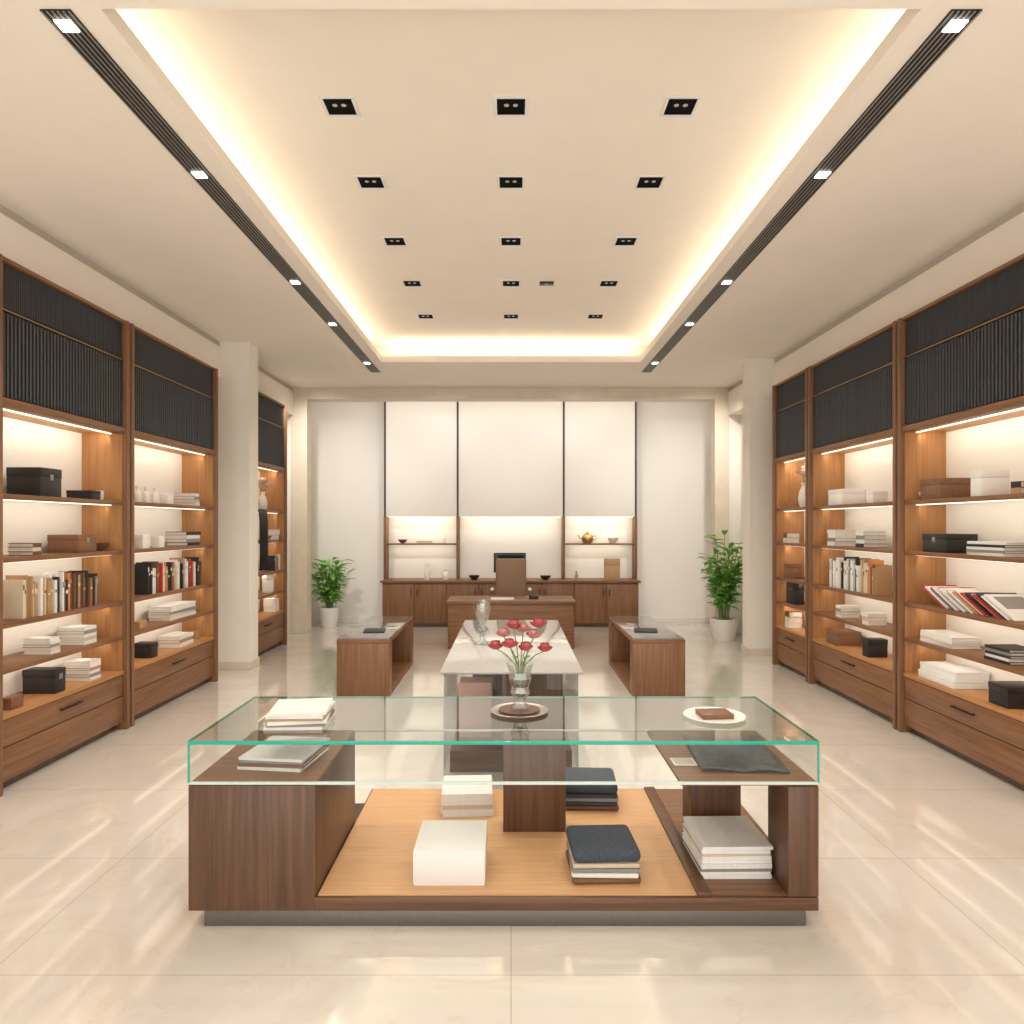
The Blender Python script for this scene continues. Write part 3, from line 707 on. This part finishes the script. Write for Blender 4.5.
vessel(-.62, 12.12, zc, [(r*1.2,z*1.2) for r,z in BWL], 'bk_black', 'black bowl left of the monitor on the credenza', 'bowl', 'bowl')
vessel(.58, 12.12, zc, [(r*1.2,z*1.1) for r,z in BWL], 'bk_black', 'black bowl right of the monitor on the credenza', 'bowl', 'bowl')
vessel(1.10, 12.1, zc, BOT, 'bk_tan', 'small tan bottle on the right of the credenza', 'bottle', 'bottle')
lid_box(1.70, 12.12, zc, .26, .1, .36, 'bk_tan', 0, 'upright tan box on the right end of the credenza')
vessel(-1.87, 12.42, zs, BWL, 'bk_brown', 'brown bowl on the left niche shelf above the credenza', 'bowl', 'bowl')
flat_book(-1.49, 12.42, zs, .26, .18, .04, 'beige', 0, 'flat beige book on the left niche shelf above the credenza', None)
vessel(-1.16, 12.42, zs, BOT, 'pot', 'small white jar on the left niche shelf above the credenza', 'jar', 'jar')
t = thing('teapot', 'gold round teapot on the right niche shelf above the credenza', 'teapot', (1.32, 12.42, zs))
obj('body', lathe(nb(), [(0,0),(.06,0),(.10,.05),(.105,.09),(.08,.14),(.04,.16),(0,.16)], (1.32,12.42,zs)), 'gold', t)
obj('lid', lathe(nb(), [(.05,.158),(.03,.175),(.012,.18),(.016,.2),(0,.208)], (1.32,12.42,zs), 20), 'gold', t)
obj('spout', tube(nb(), [(1.23,12.42,zs+.07),(1.18,12.42,zs+.10),(1.15,12.42,zs+.15)], .016, 10, taper=.6), 'gold', t)
obj('handle', tube(nb(), [(1.40,12.42,zs+.12),(1.46,12.42,zs+.13),(1.47,12.42,zs+.08),(1.41,12.42,zs+.05)], .009, 8), 'gold', t)
vessel(1.76, 12.42, zs, [(r*1.2,z*1.5) for r,z in BWL], 'pot', 'white bowl on the right niche shelf above the credenza', 'bowl', 'bowl')

# ------------------------------------------------------------------ plants
def plant(label, x, y, pr, ph, H, spread, n, lf, bare, seed, L):
    random.seed(seed)
    t = thing('potted_plant', label, 'potted plant', (x,y,0))
    obj('pot', lathe(nb(), [(0,0),(pr*.72,0),(pr*.86,ph*.25),(pr,ph*.95),(pr,ph),(pr*.9,ph),(pr*.86,ph*.9),(0,ph*.88)], (x,y,0), 36), 'pot', t)
    obj('soil', lathe(nb(), [(pr*.86,ph*.9),(pr*.5,ph*.93),(0,ph*.935)], (x,y,0), 24), 'soil', t)
    sb, lb = nb(), nb()
    for k in range(n):
        a = 2*math.pi*k/n+random.uniform(-.4,.4); top = H*random.uniform(.55,1.0); sp = spread*random.uniform(.2,.9)*(1.2-.5*top/H)
        base = Vector((x+pr*.35*math.cos(a)*random.random(), y+pr*.35*math.sin(a)*random.random(), ph*.9))
        tip = Vector((x+sp*math.cos(a), y+sp*math.sin(a), ph+top))
        mid = base.lerp(tip,.5)+Vector((-.25*sp*math.cos(a),-.25*sp*math.sin(a),.03))
        pts = [base*(1-u)**2+mid*2*u*(1-u)+tip*u*u for u in [i/8 for i in range(9)]]
        tube(sb, pts, .007, 6, taper=.4)
        for q in range(lf):
            u = bare+(1-bare)*q/(lf-1); p = base*(1-u)**2+mid*2*u*(1-u)+tip*u*u
            b_ = a+random.uniform(-2.4,2.4) if u < .95 else a
            ll = L*random.uniform(.7,1.15)
            leafmesh(lb, p, (math.cos(b_),math.sin(b_),random.uniform(.1,1.0)), ll, ll*.20, ll*random.uniform(.15,.5))
    obj('stems', sb, 'stem', t); obj('foliage', lb, 'leaf' if H > 1 else 'leafd', t)
plant('small bushy green plant in white pot left of the credenza', -3.03, 12.0, .16, .33, .80, .44, 26, 11, .2, 3, .21)
plant('tall leafy green plant in white pot beside the right pier', 3.15, 10.65, .20, .32, 1.24, .40, 26, 13, .26, 5, .22)

# ------------------------------------------------------------------ light and camera
w = bpy.data.worlds.new('added_front_fill'); SC.world = w; w.use_nodes = True  # even warm fill added through the open side behind the camera
w.node_tree.nodes['Background'].inputs[0].default_value = (1,.955,.89,1); w.node_tree.nodes['Background'].inputs[1].default_value = 2.5
cam = bpy.data.cameras.new('camera'); co = bpy.data.objects.new('camera', cam); C.objects.link(co)
co.location = (0,0,CH); co.rotation_euler = (R(90),0,0)
cam.sensor_width = 36; cam.lens = F/1024*36; cam.shift_x = 1/1024; cam.shift_y = 13/1024; cam.clip_start = .05
SC.camera = co
SC.view_settings.view_transform = 'Standard'
